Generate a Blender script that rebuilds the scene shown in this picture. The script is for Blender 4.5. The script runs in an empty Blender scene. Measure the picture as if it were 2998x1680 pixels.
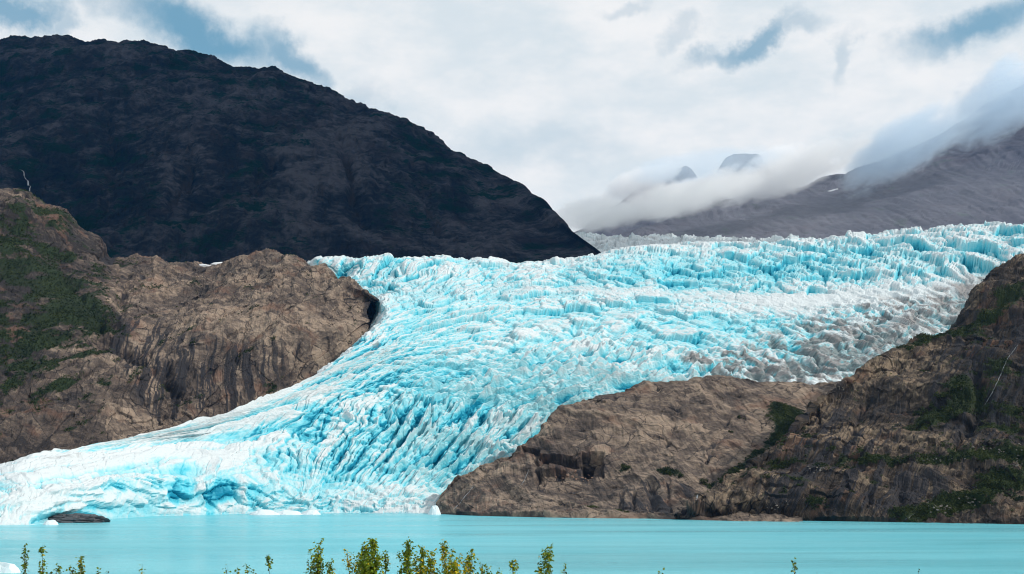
import bpy, math
import numpy as np
from mathutils import Vector

# ------------------------------------------------------------------ camera, sky, sun, exposure
sc = bpy.context.scene
F, HY, CX, CZ = 4118.0, 1408.0, 1499.0, 35.0      # focal length in photo pixels, horizon row, centre column, eye height (m)
cd = bpy.data.cameras.new('camera'); cam = bpy.data.objects.new('camera', cd)
sc.collection.objects.link(cam)
cam.location = (0, 0, CZ); cam.rotation_euler = (math.pi/2, 0, 0)
cd.sensor_width = 36; cd.lens = 36*F/2998; cd.shift_y = (HY-840)/2998
cd.clip_start = 0.5; cd.clip_end = 60000
sc.camera = cam
sc.view_settings.view_transform = 'Standard'; sc.view_settings.look = 'None'
sc.view_settings.gamma = 1; sc.view_settings.exposure = 0.0
sc.render.engine = 'CYCLES'
sc.cycles.use_denoising = True; sc.cycles.filter_width = 1.1
sc.cycles.max_bounces = 8; sc.cycles.diffuse_bounces = 3; sc.cycles.volume_bounces = 6
sc.cycles.volume_max_steps = 128; sc.cycles.volume_step_rate = .5

SUN = Vector((0.80, -0.22, 0.56)).normalized()      # towards the sun
sd = bpy.data.lights.new('sun', 'SUN'); sd.energy = 2.8; sd.angle = math.radians(1.0); sd.color = (1.0, 0.95, 0.88)
so = bpy.data.objects.new('sun', sd); sc.collection.objects.link(so)
so.rotation_euler = SUN.to_track_quat('Z', 'Y').to_euler()

class NT:
    """small helper round a node tree"""
    def __init__(s, nt): s.t = nt; s.n = nt.nodes; s.l = nt.links
    def new(s, typ, **kw):
        n = s.n.new(typ)
        for k, v in kw.items(): setattr(n, k, v)
        return n
    def put(s, sock, v):
        if v is None: return
        if hasattr(v, 'is_linked') or isinstance(v, bpy.types.NodeSocket): s.l.new(v, sock)
        else: sock.default_value = v
    def math(s, op, a, b=None, c=None, clamp=False):
        n = s.new('ShaderNodeMath', operation=op); n.use_clamp = clamp
        s.put(n.inputs[0], a); s.put(n.inputs[1], b); s.put(n.inputs[2], c)
        return n.outputs[0]
    def mix(s, f, a, b, typ='MIX'):
        n = s.new('ShaderNodeMix', data_type='RGBA', blend_type=typ)
        s.put(n.inputs[0], f)
        s.put(n.inputs[6], a if not isinstance(a, tuple) else (*a[:3], 1)); s.put(n.inputs[7], b if not isinstance(b, tuple) else (*b[:3], 1))
        return n.outputs[2]
    def ramp(s, f, lo, hi, a=0.0, b=1.0, smooth=True):
        n = s.new('ShaderNodeMapRange', interpolation_type='SMOOTHSTEP' if smooth else 'LINEAR')
        s.put(n.inputs[0], f); n.inputs[1].default_value = lo; n.inputs[2].default_value = hi
        n.inputs[3].default_value = a; n.inputs[4].default_value = b
        return n.outputs[0]
    def noise(s, vec, scale, detail=4, rough=.55, dist=0.0, typ='FBM'):
        n = s.new('ShaderNodeTexNoise'); n.noise_dimensions = '3D'
        s.put(n.inputs['Vector'], vec); n.inputs['Scale'].default_value = scale
        n.inputs['Detail'].default_value = detail; n.inputs['Roughness'].default_value = rough; n.inputs['Distortion'].default_value = dist
        return n.outputs[0]
    def mapping(s, vec, loc=(0,0,0), rot=(0,0,0), scale=(1,1,1), typ='POINT'):
        n = s.new('ShaderNodeMapping', vector_type=typ); s.put(n.inputs[0], vec)
        n.inputs[1].default_value = loc; n.inputs[2].default_value = rot; n.inputs[3].default_value = scale
        return n.outputs[0]
    def attr(s, name):
        return s.new('ShaderNodeAttribute', attribute_name=name).outputs['Fac']

# world: Nishita sky seen through breaks in a bright broken cloud sheet
w = bpy.data.worlds.new('World'); sc.world = w; w.use_nodes = True
N = NT(w.node_tree); N.n.clear()
sky = N.new('ShaderNodeTexSky', sky_type='NISHITA'); sky.sun_disc = False
sky.sun_elevation = math.asin(SUN.z); sky.sun_rotation = math.atan2(SUN.x, SUN.y)
sky.altitude = 50; sky.air_density = 1.0; sky.dust_density = 0.4; sky.ozone_density = 2.0
SKY_STRENGTH = 0.10
d = N.new('ShaderNodeTexCoord').outputs['Generated']
sx = N.new('ShaderNodeSeparateXYZ'); N.put(sx.inputs[0], d)
az = N.math('ARCTAN2', sx.outputs[0], sx.outputs[1]); el = N.math('ARCSINE', sx.outputs[2])
ang = N.new('ShaderNodeCombineXYZ'); N.put(ang.inputs[0], az); N.put(ang.inputs[1], el)
ang = ang.outputs[0]
wn = N.new('ShaderNodeTexNoise'); N.put(wn.inputs['Vector'], ang); wn.inputs['Scale'].default_value = 14; wn.inputs['Detail'].default_value = 6; wn.inputs['Roughness'].default_value = .6
wo = N.new('ShaderNodeVectorMath', operation='MULTIPLY_ADD'); N.put(wo.inputs[0], wn.outputs['Color']); wo.inputs[1].default_value = (.10,.07,0); N.put(wo.inputs[2], ang)
wang = wo.outputs[0]                                   # domain-warped direction (offset about .05,.035)
def sky_blob(px, py, rx, ry, deg, power):
    a = math.atan2(px-CX, F)+.05; e = math.atan2(HY-py, math.hypot(F, px-CX))+.035
    m = N.mapping(wang, loc=(a, e, 0), rot=(0,0,math.radians(deg)), scale=(rx/F, ry/F, 1), typ='TEXTURE')
    ln = N.new('ShaderNodeVectorMath', operation='LENGTH'); N.put(ln.inputs[0], m)
    return N.math('MULTIPLY', N.ramp(ln.outputs['Value'], 1.25, 0.25), power)
gap = None
for b in [(560,80,330,75,-16,1.0),(850,165,170,60,-28,.85),(40,10,180,50,0,.9),(185,55,70,45,40,.5),(2200,95,190,42,24,.8),
          (2340,55,120,40,-10,.45),(2880,70,230,65,14,.9),(2500,170,40,110,-25,.32),(1095,275,75,65,20,.28),(1500,430,420,50,0,.16),(1850,10,90,25,0,.3),(2010,90,80,40,15,.3)]:
    g = sky_blob(*b); gap = g if gap is None else N.math('MAXIMUM', gap, g)
far = N.noise(N.mapping(d, scale=(1,1,2.2)), 3.2, 6, .6)
far_gap = N.math('MULTIPLY', N.ramp(far, .47, .66), N.ramp(el, .36, .55))   # unseen sky above: sheet opened wider to lower the ambient light
gap = N.math('MAXIMUM', gap, far_gap)
tex = N.noise(N.mapping(ang, scale=(1,2.0,1)), 9, 7, .6)
cloud = N.mix(N.ramp(tex, .34, .66), (.72,.795,.835), (.93,.93,.925))
blue = N.mix(0.72, sky.outputs[0], (1.5,3.9,5.4))
cs = N.new('ShaderNodeVectorMath', operation='SCALE'); N.put(cs.inputs[0], cloud); cs.inputs['Scale'].default_value = 1/SKY_STRENGTH
col = N.mix(N.math('MULTIPLY', gap, .95), cs.outputs[0], blue)
bg = N.new('ShaderNodeBackground'); N.put(bg.inputs[0], col); bg.inputs[1].default_value = SKY_STRENGTH
wout = N.new('ShaderNodeOutputWorld'); N.put(wout.inputs[0], bg.outputs[0])

# ------------------------------------------------------------------ noise in numpy
def _h(ix, iy, iz, seed):
    h = (ix.astype(np.int64)*374761393 + iy.astype(np.int64)*668265263 + iz*2147483647 + seed*1274126177) & 0xFFFFFFFF
    h = ((h ^ (h >> 13))*1274126177) & 0xFFFFFFFF
    h = ((h ^ (h >> 15))*2246822519) & 0xFFFFFFFF
    return (h ^ (h >> 16)) & 0xFFFFFFFF
def _r(ix, iy, iz, seed): return (_h(ix, iy, iz, seed)/4294967295.0).astype(np.float32)
def perlin2(x, y, seed=0):
    x0 = np.floor(x); y0 = np.floor(y); fx = (x-x0).astype(np.float32); fy = (y-y0).astype(np.float32)
    ix = x0.astype(np.int64); iy = y0.astype(np.int64)
    u = fx*fx*fx*(fx*(fx*6-15)+10); v = fy*fy*fy*(fy*(fy*6-15)+10)
    def g(a, b):
        t = _r(ix+a, iy+b, 0, seed)*6.2831853
        return np.cos(t)*(fx-a)+np.sin(t)*(fy-b)
    n0 = g(0,0)*(1-u)+g(1,0)*u; n1 = g(0,1)*(1-u)+g(1,1)*u
    return (n0*(1-v)+n1*v)*1.5
def fbm(x, y, seed=0, octv=4, gain=.5, lac=2.03):
    s = 0; a = 1.0; t = 0
    for o in range(octv):
        s = s+a*perlin2(x, y, seed+o*17); t += a; a *= gain; x = x*lac+5.3; y = y*lac+9.1
    return s/t
def ridged(x, y, seed=0, octv=4, gain=.5, lac=2.07):
    s = 0; a = 1.0; t = 0; wgt = 1.0
    for o in range(octv):
        n = (1-np.abs(perlin2(x, y, seed+o*31)))**2*wgt
        s = s+a*n; t += a; a *= gain; wgt = np.clip(n*1.6, 0, 1); x = x*lac+3.7; y = y*lac+1.9
    return s/t
def voronoi(x, y, seed=0, jit=.9):
    x0 = np.floor(x); y0 = np.floor(y); ix = x0.astype(np.int64); iy = y0.astype(np.int64)
    f1 = np.full(x.shape, 9., np.float32); f2 = f1.copy(); bx = np.zeros_like(f1); by = bx.copy(); ci = np.zeros(x.shape, np.int64); cj = ci.copy()
    for a in (-1,0,1):
        for b in (-1,0,1):
            cx = ix+a; cy = iy+b
            dx = (cx+.5+(_r(cx,cy,1,seed)-.5)*jit-x).astype(np.float32); dy = (cy+.5+(_r(cx,cy,2,seed)-.5)*jit-y).astype(np.float32)
            dd = np.sqrt(dx*dx+dy*dy); c = dd < f1
            f2 = np.where(c, f1, np.minimum(f2, dd)); f1 = np.where(c, dd, f1)
            bx = np.where(c, dx, bx); by = np.where(c, dy, by); ci = np.where(c, cx, ci); cj = np.where(c, cy, cj)
    return f1, f2, bx, by, (_r(ci,cj,3,seed), _r(ci,cj,4,seed), _r(ci,cj,5,seed))
def sstep(a, b, x):
    t = np.clip((x-a)/(b-a), 0, 1); return t*t*(3-2*t)
def blob(px, py, cx, cy, rx, ry, deg=0, soft=1.0):
    c, s = math.cos(math.radians(deg)), math.sin(math.radians(deg)); dx = px-cx; dy = -(py-cy)
    u = (dx*c+dy*s)/rx; v = (-dx*s+dy*c)/ry
    return np.exp(-(u*u+v*v)**soft)
def polydist(px, py, pts):
    """distance in photo pixels of the base surface from a traced line, and the place along it"""
    best = np.full(px.shape, 1e9); along = np.zeros(px.shape); n = len(pts)-1
    for i in range(n):
        (ax, ay), (bx, by) = pts[i][:2], pts[i+1][:2]
        vx, vy = bx-ax, by-ay; t = np.clip(((px-ax)*vx+(py-ay)*vy)/(vx*vx+vy*vy+1e-9), 0, 1)
        dd = np.hypot(px-ax-t*vx, py-ay-t*vy); c = dd < best
        best = np.where(c, dd, best); along = np.where(c, (i+t)/n, along)
    return best, along

# ------------------------------------------------------------------ landform helpers
def world(px, py, dist): return np.stack([(px-CX)/F*dist, dist+0*px, CZ+(HY-py)/F*dist], -1)
def shore_d(py): return CZ*F/(py-HY)
def loft(rows, ns, nt, ts=None, pins=None):
    R = []
    for ri, r in enumerate(rows):
        r = np.array(r, float); seg = np.hypot(np.diff(r[:,0]), np.diff(r[:,1])); s = np.r_[0, np.cumsum(seg)]; s /= s[-1]
        if pins and ri in pins: s = np.interp(s, [0, np.interp(pins[ri][0], r[:,0], s), 1], [0, pins[ri][1], 1])   # which streamline passes here
        q = np.linspace(0, 1, ns); R.append(np.stack([np.interp(q, s, r[:,k]) for k in range(3)], -1))
    R = np.array(R); n = len(R); ts = np.linspace(0, 1, n) if ts is None else np.array(ts, float)
    ker = np.hanning(max(5, ns//60)|1); ker /= ker.sum(); h = len(ker)//2     # round the corners of the rows
    for i in range(n):
        for k in range(3):
            p = np.r_[2*R[i,0,k]-R[i,h:0:-1,k], R[i,:,k], 2*R[i,-1,k]-R[i,-2:-h-2:-1,k]]; R[i,:,k] = np.convolve(p, ker, 'valid')
    q = np.linspace(0, 1, nt); idx = np.clip(np.searchsorted(ts, q, 'right')-1, 0, n-2)
    t = ((q-ts[idx])/(ts[idx+1]-ts[idx]))[:,None,None]
    m = np.zeros_like(R); m[1:-1] = ((R[2:]-R[:-2])/(ts[2:]-ts[:-2])[:,None,None])*.75; m[0] = (R[1]-R[0])/(ts[1]-ts[0]); m[-1] = (R[-1]-R[-2])/(ts[-1]-ts[-2])
    dt = (ts[idx+1]-ts[idx])[:,None,None]; t2 = t*t; t3 = t2*t
    G = (2*t3-3*t2+1)*R[idx]+(t3-2*t2+t)*dt*m[idx]+(-2*t3+3*t2)*R[idx+1]+(t3-t2)*dt*m[idx+1]
    return G[...,0], G[...,1], G[...,2]
def normals(W):
    du = np.gradient(W, axis=1); dv = np.gradient(W, axis=0); n = np.cross(du, dv); n /= np.linalg.norm(n, axis=-1, keepdims=True)+1e-9
    return n
def link(o): sc.collection.objects.link(o); return o
def tag(o, label=None, cat=None, group=None, kind=None):
    for k, v in (('label',label),('category',cat),('group',group),('kind',kind)):
        if v: o[k] = v
    return o
def grid_object(name, W, mat, attrs=None, smooth=True, parent=None):
    nt, ns = W.shape[:2]; me = bpy.data.meshes.new(name); i = np.arange(nt*ns).reshape(nt, ns)
    f = np.stack([i[:-1,:-1], i[:-1,1:], i[1:,1:], i[1:,:-1]], -1).reshape(-1, 4); nf = len(f)
    me.vertices.add(nt*ns); me.vertices.foreach_set('co', W.astype(np.float32).ravel())
    me.loops.add(nf*4); me.loops.foreach_set('vertex_index', f.astype(np.int32).ravel())
    me.polygons.add(nf); me.polygons.foreach_set('loop_start', np.arange(0, nf*4, 4, dtype=np.int32))
    me.polygons.foreach_set('use_smooth', np.full(nf, smooth))
    for k, v in (attrs or {}).items():
        a = me.attributes.new(k, 'FLOAT', 'POINT'); a.data.foreach_set('value', np.ascontiguousarray(v, np.float32).ravel())
    me.update(calc_edges=True); me.materials.append(mat)
    o = link(bpy.data.objects.new(name, me)); o.parent = parent
    return o
def mesh_object(name, V, Fc, mat, attrs=None, smooth=False, parent=None):
    me = bpy.data.meshes.new(name); me.from_pydata([tuple(v) for v in V], [], [tuple(int(i) for i in f) for f in Fc])
    for k, v in (attrs or {}).items():
        a = me.attributes.new(k, 'FLOAT', 'POINT'); a.data.foreach_set('value', np.ascontiguousarray(v, np.float32).ravel())
    if smooth: me.polygons.foreach_set('use_smooth', np.full(len(me.polygons), True))
    me.materials.append(mat); me.update()
    o = link(bpy.data.objects.new(name, me)); o.parent = parent
    return o
def material(name):
    m = bpy.data.materials.new(name); m.use_nodes = True; T = NT(m.node_tree); T.n.clear()
    out = T.new('ShaderNodeOutputMaterial'); p = T.new('ShaderNodeBsdfPrincipled'); T.l.new(p.outputs[0], out.inputs[0])
    return m, T, p
def bump(T, p, h, strength, dist):
    b = T.new('ShaderNodeBump'); b.inputs['Strength'].default_value = strength; b.inputs['Distance'].default_value = dist
    T.put(b.inputs['Height'], h); T.l.new(b.outputs[0], p.inputs['Normal'])

# ------------------------------------------------------------------ materials
def ice_material():
    m, T, p = material('glacier_ice'); co = T.new('ShaderNodeTexCoord').outputs['Object']
    bl = T.attr('blue'); dr = T.attr('dirt')
    n1 = T.noise(co, .045, 6, .62); n2 = T.noise(co, .25, 5, .6)
    fl = T.new('ShaderNodeCombineXYZ'); T.put(fl.inputs[0], T.attr('stream_u')); T.put(fl.inputs[1], T.attr('stream_v'))
    s1 = T.noise(T.mapping(fl.outputs[0], scale=(.16,.012,1)), 1.0, 6, .65, .8); s2 = T.noise(T.mapping(fl.outputs[0], scale=(.5,.05,1)), 1.0, 4, .65, .5)
    bl = T.math('ADD', bl, T.math('ADD', T.math('MULTIPLY', T.math('SUBTRACT', s1, .5), .75), T.math('MULTIPLY', T.math('SUBTRACT', s2, .5), .45)))
    dr = T.math('ADD', dr, T.math('MULTIPLY', T.math('SUBTRACT', s1, .5), -.5))
    b = T.math('ADD', bl, T.math('MULTIPLY', T.math('SUBTRACT', n1, .5), .55)); b = T.math('ADD', b, T.math('MULTIPLY', T.math('SUBTRACT', n2, .5), .35))
    c = T.mix(T.ramp(b, .02, .40, smooth=False), (.645,.69,.70), (.35,.66,.715)); c = T.mix(T.ramp(b, .40, .86, smooth=False), c, (.10,.55,.66)); c = T.mix(T.ramp(b, .86, 1.25, smooth=False), c, (.008,.25,.38))
    dd = T.math('ADD', dr, T.math('MULTIPLY', T.math('SUBTRACT', n2, .5), .5)); dd = T.math('ADD', dd, T.math('MULTIPLY', T.math('SUBTRACT', n1, .5), .4))
    c = T.mix(T.ramp(dd, .22, 1.0, 0, .8), c, (.20,.172,.162))
    T.put(p.inputs['Base Color'], c); p.inputs['Roughness'].default_value = .55; p.inputs['IOR'].default_value = 1.31; p.inputs['Specular IOR Level'].default_value = .35
    vo = T.new('ShaderNodeTexVoronoi', feature='F1'); T.put(vo.inputs['Vector'], T.mapping(co, rot=(.4,.2,.5), scale=(1,.6,1.3))); vo.inputs['Scale'].default_value = .30; vo.inputs['Randomness'].default_value = 1
    bump(T, p, T.math('ADD', vo.outputs['Distance'], T.math('MULTIPLY', T.noise(co, .6, 4, .6), .4)), .45, 1.1)
    return m
def rock_material(name, dark, mid, light, red, veg, scale=1.0, spec=.2, fol=1.0, dip=.55):
    m, T, p = material(name); co = T.new('ShaderNodeTexCoord').outputs['Object']
    n1 = T.noise(co, .012*scale, 6, .6, .6); n2 = T.noise(co, .09*scale, 6, .65, .5)
    wv = T.new('ShaderNodeVectorMath', operation='MULTIPLY_ADD'); wt = T.new('ShaderNodeTexNoise'); T.put(wt.inputs['Vector'], co); wt.inputs['Scale'].default_value = .011*scale; wt.inputs['Detail'].default_value = 3
    T.put(wv.inputs[0], wt.outputs['Color']); wv.inputs[1].default_value = (55/scale,55/scale,70/scale); T.put(wv.inputs[2], co)
    n3 = T.noise(T.mapping(wv.outputs[0], rot=(.25,dip,.2), scale=(6.5,6.5,1.0), typ='TEXTURE'), .22*scale, 6, .68, .2)       # foliation of the gneiss
    n4 = T.noise(T.mapping(wv.outputs[0], rot=(-.2,dip-.5,.6), scale=(4.5,4.5,1.0), typ='TEXTURE'), .55*scale, 5, .7, .3)
    t = T.math('ADD', T.math('MULTIPLY', n1, .8), .1); t = T.math('ADD', t, T.math('MULTIPLY', T.math('SUBTRACT', n3, .5), .62*fol)); t = T.math('ADD', t, T.math('MULTIPLY', T.math('SUBTRACT', n4, .5), .38*fol)); t = T.math('ADD', t, T.math('MULTIPLY', T.math('SUBTRACT', n2, .5), .55 if fol > .5 else .8)); t = T.math('ADD', t, T.attr('tone'))
    cv = T.mapping(wv.outputs[0], rot=(.2,.5,.2), scale=(1,1,.55))
    vc = T.new('ShaderNodeTexVoronoi', feature='F1'); T.put(vc.inputs['Vector'], cv); vc.inputs['Scale'].default_value = .05*scale
    ve = T.new('ShaderNodeTexVoronoi', feature='DISTANCE_TO_EDGE'); T.put(ve.inputs['Vector'], cv); ve.inputs['Scale'].default_value = .05*scale
    sep = T.new('ShaderNodeSeparateColor'); T.put(sep.inputs[0], vc.outputs['Color'])
    t = T.math('ADD', t, T.math('MULTIPLY', T.math('SUBTRACT', sep.outputs[0], .5), .16 if fol > .5 else .0))                        # slab by slab
    joint = T.math('MULTIPLY', T.ramp(T.math('ADD', ve.outputs['Distance'], T.math('MULTIPLY', n2, .03)), .05, .015), T.ramp(n1, .42, .58))
    t = T.math('SUBTRACT', t, T.math('MULTIPLY', joint, .30 if fol > .5 else 0.0))
    c = T.mix(T.ramp(t, .30, .52, smooth=False), dark, mid); c = T.mix(T.ramp(t, .52, .76, smooth=False), c, light)
    c = T.mix(T.math('MULTIPLY', T.ramp(T.noise(co, .02*scale, 4, .6), .54, .68), .55), c, red)
    st = T.math('ADD', T.attr('stain_shade'), T.math('MULTIPLY', T.math('SUBTRACT', n2, .5), .7))
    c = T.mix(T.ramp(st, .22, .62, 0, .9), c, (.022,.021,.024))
    v = T.math('ADD', T.attr('veg'), T.math('ADD', T.math('MULTIPLY', T.math('SUBTRACT', n2, .5), 1.1), T.math('MULTIPLY', T.math('SUBTRACT', n4, .5), 1.3)))
    g = T.mix(T.ramp(n1, .35, .65), veg, tuple(k*1.6 for k in veg))
    c = T.mix(T.ramp(v, .42, .66), c, g)
    T.put(p.inputs['Base Color'], c); p.inputs['Roughness'].default_value = .85; p.inputs['Specular IOR Level'].default_value = spec
    h = T.math('ADD', T.math('MULTIPLY', n4, .4*fol), T.math('MULTIPLY', n3, .8*fol)); h = T.math('ADD', h, T.math('MULTIPLY', n2, .5)); h = T.math('SUBTRACT', h, T.math('MULTIPLY', joint, .35 if fol > .5 else 0.0))
    bump(T, p, h, .55, 2.2/scale)
    return m
ICE = ice_material()
ROCK = rock_material('brown_rock', (.024,.020,.019), (.102,.077,.062), (.30,.225,.165), (.17,.092,.062), (.012,.020,.007))
CLIFF = rock_material('darkened_cliff_rock', (.011,.010,.009), (.056,.041,.030), (.25,.185,.125), (.15,.075,.045), (.016,.024,.006), dip=-1.1)  # dark brown rock, darkened further for the shading at the right edge
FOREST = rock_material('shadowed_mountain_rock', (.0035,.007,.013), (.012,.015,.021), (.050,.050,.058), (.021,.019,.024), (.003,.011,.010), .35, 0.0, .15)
FAR = rock_material('hazed_mountain_rock', (.075,.082,.105), (.105,.108,.135), (.14,.142,.17), (.115,.108,.13), (.075,.09,.095), .3, 0.0, .15)  # raised blue-grey colours paint part of the distance haze into the rock

# ------------------------------------------------------------------ lake and near ground
def lake():
    m, T, p = material('glacial_lake_water'); co = T.new('ShaderNodeTexCoord').outputs['Object']
    n = T.noise(T.mapping(co, scale=(.25,1,1)), .012, 5, .6); n = T.math('ADD', n, T.math('MULTIPLY', T.math('SUBTRACT', T.noise(T.mapping(co, scale=(.3,1,1)), .22, 5, .7), .5), .35))
    T.put(p.inputs['Base Color'], T.mix(T.ramp(n, .35, .65), (.135,.555,.645), (.185,.625,.71)))
    p.inputs['Roughness'].default_value = .16; p.inputs['IOR'].default_value = 1.33; p.inputs['Specular IOR Level'].default_value = .2
    h = T.math('ADD', T.noise(T.mapping(co, scale=(.45,1,1)), .30, 6, .7), T.math('MULTIPLY', T.noise(T.mapping(co, scale=(.3,1,1)), .05, 4, .6), 1.5))
    wind = T.noise(T.mapping(co, scale=(.22,1,1)), .009, 4, .6, .5); T.put(p.inputs['Roughness'], T.ramp(wind, .38, .62, .13, .25))
    b = T.new('ShaderNodeBump'); T.put(b.inputs['Strength'], T.ramp(wind, .36, .64, .60, .85)); b.inputs['Distance'].default_value = 1.6; T.put(b.inputs['Height'], h); T.l.new(b.outputs[0], p.inputs['Normal'])
    V = [(-5000,-240,0),(5000,-240,0),(5000,1900,0),(-5000,1900,0)]
    o = mesh_object('lake', V, [(0,1,2,3)], m)
    tag(o, 'milky turquoise glacial lake in front of the ice', 'lake', kind='structure')
lake()
def gz(x, y): return np.interp(y, [-300,-5,4,40,60,150,400], [40,33.6,33.3,30.0,27.0,8.0,-8.0])+.0*x
def ground():
    m, T, p = material('mossy_ground'); co = T.new('ShaderNodeTexCoord').outputs['Object']
    n = T.noise(co, .8, 6, .65)
    T.put(p.inputs['Base Color'], T.mix(T.ramp(n, .35, .65), (.05,.045,.03), (.04,.07,.02))); p.inputs['Roughness'].default_value = .95
    bump(T, p, n, .8, .2)
    x, y = np.meshgrid(np.linspace(-400,400,160), np.linspace(-200,300,140)); z = gz(x, y)+fbm(x*.1, y*.1, 5)*.35
    o = grid_object('ground', np.stack([x,y,z],-1), m); tag(o, 'mossy bank sloping down to the lake', 'ground', kind='structure')
ground()

# ------------------------------------------------------------------ glacier
def glacier():
    rows = [
     [(-140,1541),(-60,1539),(100,1536),(220,1528),(300,1521),(450,1511),(700,1505),(1000,1503),(1320,1503)],
     [(-140,1450,1100),(-60,1445,1125),(60,1430,1160),(150,1425,1190),(240,1430,1240),(350,1408,1320),(470,1400,1400),(560,1425,1450),(640,1395,1475),(760,1420,1510),(870,1440,1525),(1000,1450,1540),(1150,1462,1545),(1330,1470,1560)],
     [(-200,1440,1190),(-60,1400,1190),(150,1365,1270),(400,1345,1420),(650,1330,1540),(850,1330,1580),(1000,1350,1600),(1150,1370,1610),(1300,1400,1620),(1460,1430,1640)],
     [(-140,1420,1420),(-60,1385,1360),(100,1335,1370),(300,1312,1460),(550,1290,1580),(800,1260,1640),(1000,1270,1665),(1200,1300,1680),(1400,1350,1690),(1600,1390,1700)],
     [(200,1370,1620),(340,1287,1500),(500,1262,1570),(700,1230,1650),(900,1200,1700),(1100,1210,1730),(1300,1240,1740),(1450,1280,1745),(1600,1330,1750),(1700,1330,1760)],
     [(530,1310,1780),(650,1218,1650),(800,1175,1710),(950,1150,1760),(1100,1145,1790),(1250,1155,1800),(1400,1180,1800),(1550,1210,1800),(1700,1230,1810),(1820,1230,1820)],
     [(740,1230,1880),(850,1140,1765),(950,1100,1810),(1080,1080,1845),(1250,1085,1865),(1400,1100,1870),(1600,1130,1860),(1780,1160,1860),(1950,1180,1870),(2100,1180,1880)],
     [(900,1130,1990),(1005,1045,1870),(1080,1025,1900),(1200,1015,1930),(1400,1025,1950),(1600,1050,1950),(1800,1085,1940),(2000,1120,1940),(2250,1150,1950),(2420,1170,1960)],
     [(980,1060,2080),(1065,985,1970),(1130,960,2000),(1250,945,2030),(1450,950,2060),(1700,970,2070),(1950,1010,2060),(2200,1060,2050),(2400,1100,2040),(2600,1120,2050)],
     [(1050,940,2280),(1130,905,2090),(1200,885,2120),(1350,880,2160),(1600,885,2190),(1900,905,2200),(2150,930,2190),(2400,960,2170),(2600,990,2150),(2850,1010,2150)],
     [(930,880,2420),(990,812,2330),(1080,815,2310),(1250,815,2320),(1500,825,2340),(1800,835,2350),(2100,850,2340),(2350,865,2320),(2600,880,2290),(2800,870,2290),(3020,840,2300)],
     [(860,830,2440),(920,757,2395),(1000,746,2400),(1100,752,2410),(1150,738,2410),(1200,753,2430),(1300,754,2450),(1400,754,2470),(1500,769,2500),(1570,770,2500),(1650,763,2520),(1750,746,2540),(1850,727,2560),(2000,714,2600),(2100,709,2600),(2200,708,2600),(2350,703,2600),(2450,695,2590),(2550,693,2580),(2650,679,2570),(2750,672,2560),(2850,664,2550),(2920,660,2540),(2960,664,2530),(3000,648,2520),(3100,640,2510)],
     [(820,840,2700),(1000,790,2700),(1300,790,2750),(1570,800,2800),(1850,765,2850),(2200,745,2850),(2650,715,2850),(3120,690,2800)]]
    rows[0] = [(a, b, shore_d(b)) for a, b in rows[0]]
    ts = [0,.045,.10,.18,.27,.36,.45,.54,.63,.73,.84,.965,1]
    ns, nt = 1300, 620
    px, py, dd = loft(rows, ns, nt, ts, {0:(880,.42), 1:(895,.42), 2:(930,.42), 3:(975,.42), 4:(1020,.42), 5:(1085,.43), 6:(1190,.40), 7:(1400,.38)})
    W = world(px, py, dd); W[0,:,2] = -4
    nm = normals(W)
    s = np.linspace(0, 1, ns)[None,:]+0*px; t = np.linspace(0, 1, nt)[:,None]+0*px
    # flow coordinates: U names the streamline, V is the distance along it in metres
    U = s*720
    V = np.cumsum(np.r_['0', np.zeros((1,ns)), np.linalg.norm(np.diff(W, axis=0), axis=-1)], axis=0)
    X, Y, Z = W[...,0], W[...,1], W[...,2]
    # regions, by where things lie on the ice
    smooth_tongue = np.clip(blob(px,py,250,1380,620,110,12,2)+blob(px,py,700,1230,420,70,22,2), 0, 1)
    front = sstep(.075, .03, t)
    fins = np.clip(blob(px,py,1520,1190,330,150,25,1.5)+blob(px,py,1300,1250,170,150,0,1.5)+blob(px,py,1850,1080,260,70,-8,1.5), 0, 1)
    streak = np.clip(blob(px,py,1040,1290,340,200,35,1.5)+.9*blob(px,py,1060,1080,170,150,45,1.5), 0, 1)*(1-fins)*sstep(.05,.11,t)
    blocks = np.clip(blob(px,py,2750,730,650,95,6,2)+blob(px,py,1080,790,160,60,0,2)*.9, 0, 1)
    band = np.clip(blob(px,py,2520,868,430,26,5,1.5)+blob(px,py,1950,858,350,16,-2,1.5)*.7, 0, 1)
    moraine = np.clip(blob(px,py,2480,985,420,105,14,1.7)+blob(px,py,2250,1080,300,45,-8,1.7), 0, 1)
    mid = np.clip(1-smooth_tongue-front-band*.8, 0, 1)
    # warp
    wx = fbm(X*.012, Y*.012+Z*.02, 3, 4)*18; wy = fbm(X*.012+40, Y*.012+Z*.02, 4, 4)*18
    # upright block pattern, measured across the slope and up it
    UP = V
    def cells(sx, sy, seed, tilt, crack, lip=.6):
        f1, f2, bx, by, r = voronoi((X+wx)/sx, (UP+wy)/sy, seed)
        h = (r[0]-.5)*.9+((r[1]-.5)*bx+(r[2]-.5)*by)*tilt+by*lip
        return h, 1-sstep(0, crack, f2-f1)
    h1, c1 = cells(46, 62, 11, 1.7, .10); h2, c2 = cells(19, 27, 12, 1.9, .13, .75); h3, c3 = cells(8, 12, 13, 2.0, .18, .8)
    f1, f2, bx, by, r = voronoi((U+wx*.8)/11, (V+wy)/210, 14); ca = 1-sstep(.02, .11, f2-f1); fa = (r[0]-.5)+bx*(r[1]-.5)*2+bx*.5
    f1, f2, bx, by, r = voronoi((X+wx)/46, (V+wy*.7)/17, 15); cb = 1-sstep(.02, .12, f2-f1)
    # fins: long blades down the fall line
    FU = U+wx*.7+V*.12
    rf = ridged(FU/26, V/125, 21, 3, .5); rf2 = ridged(FU/10+7, V/60, 22, 3, .5)
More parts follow.
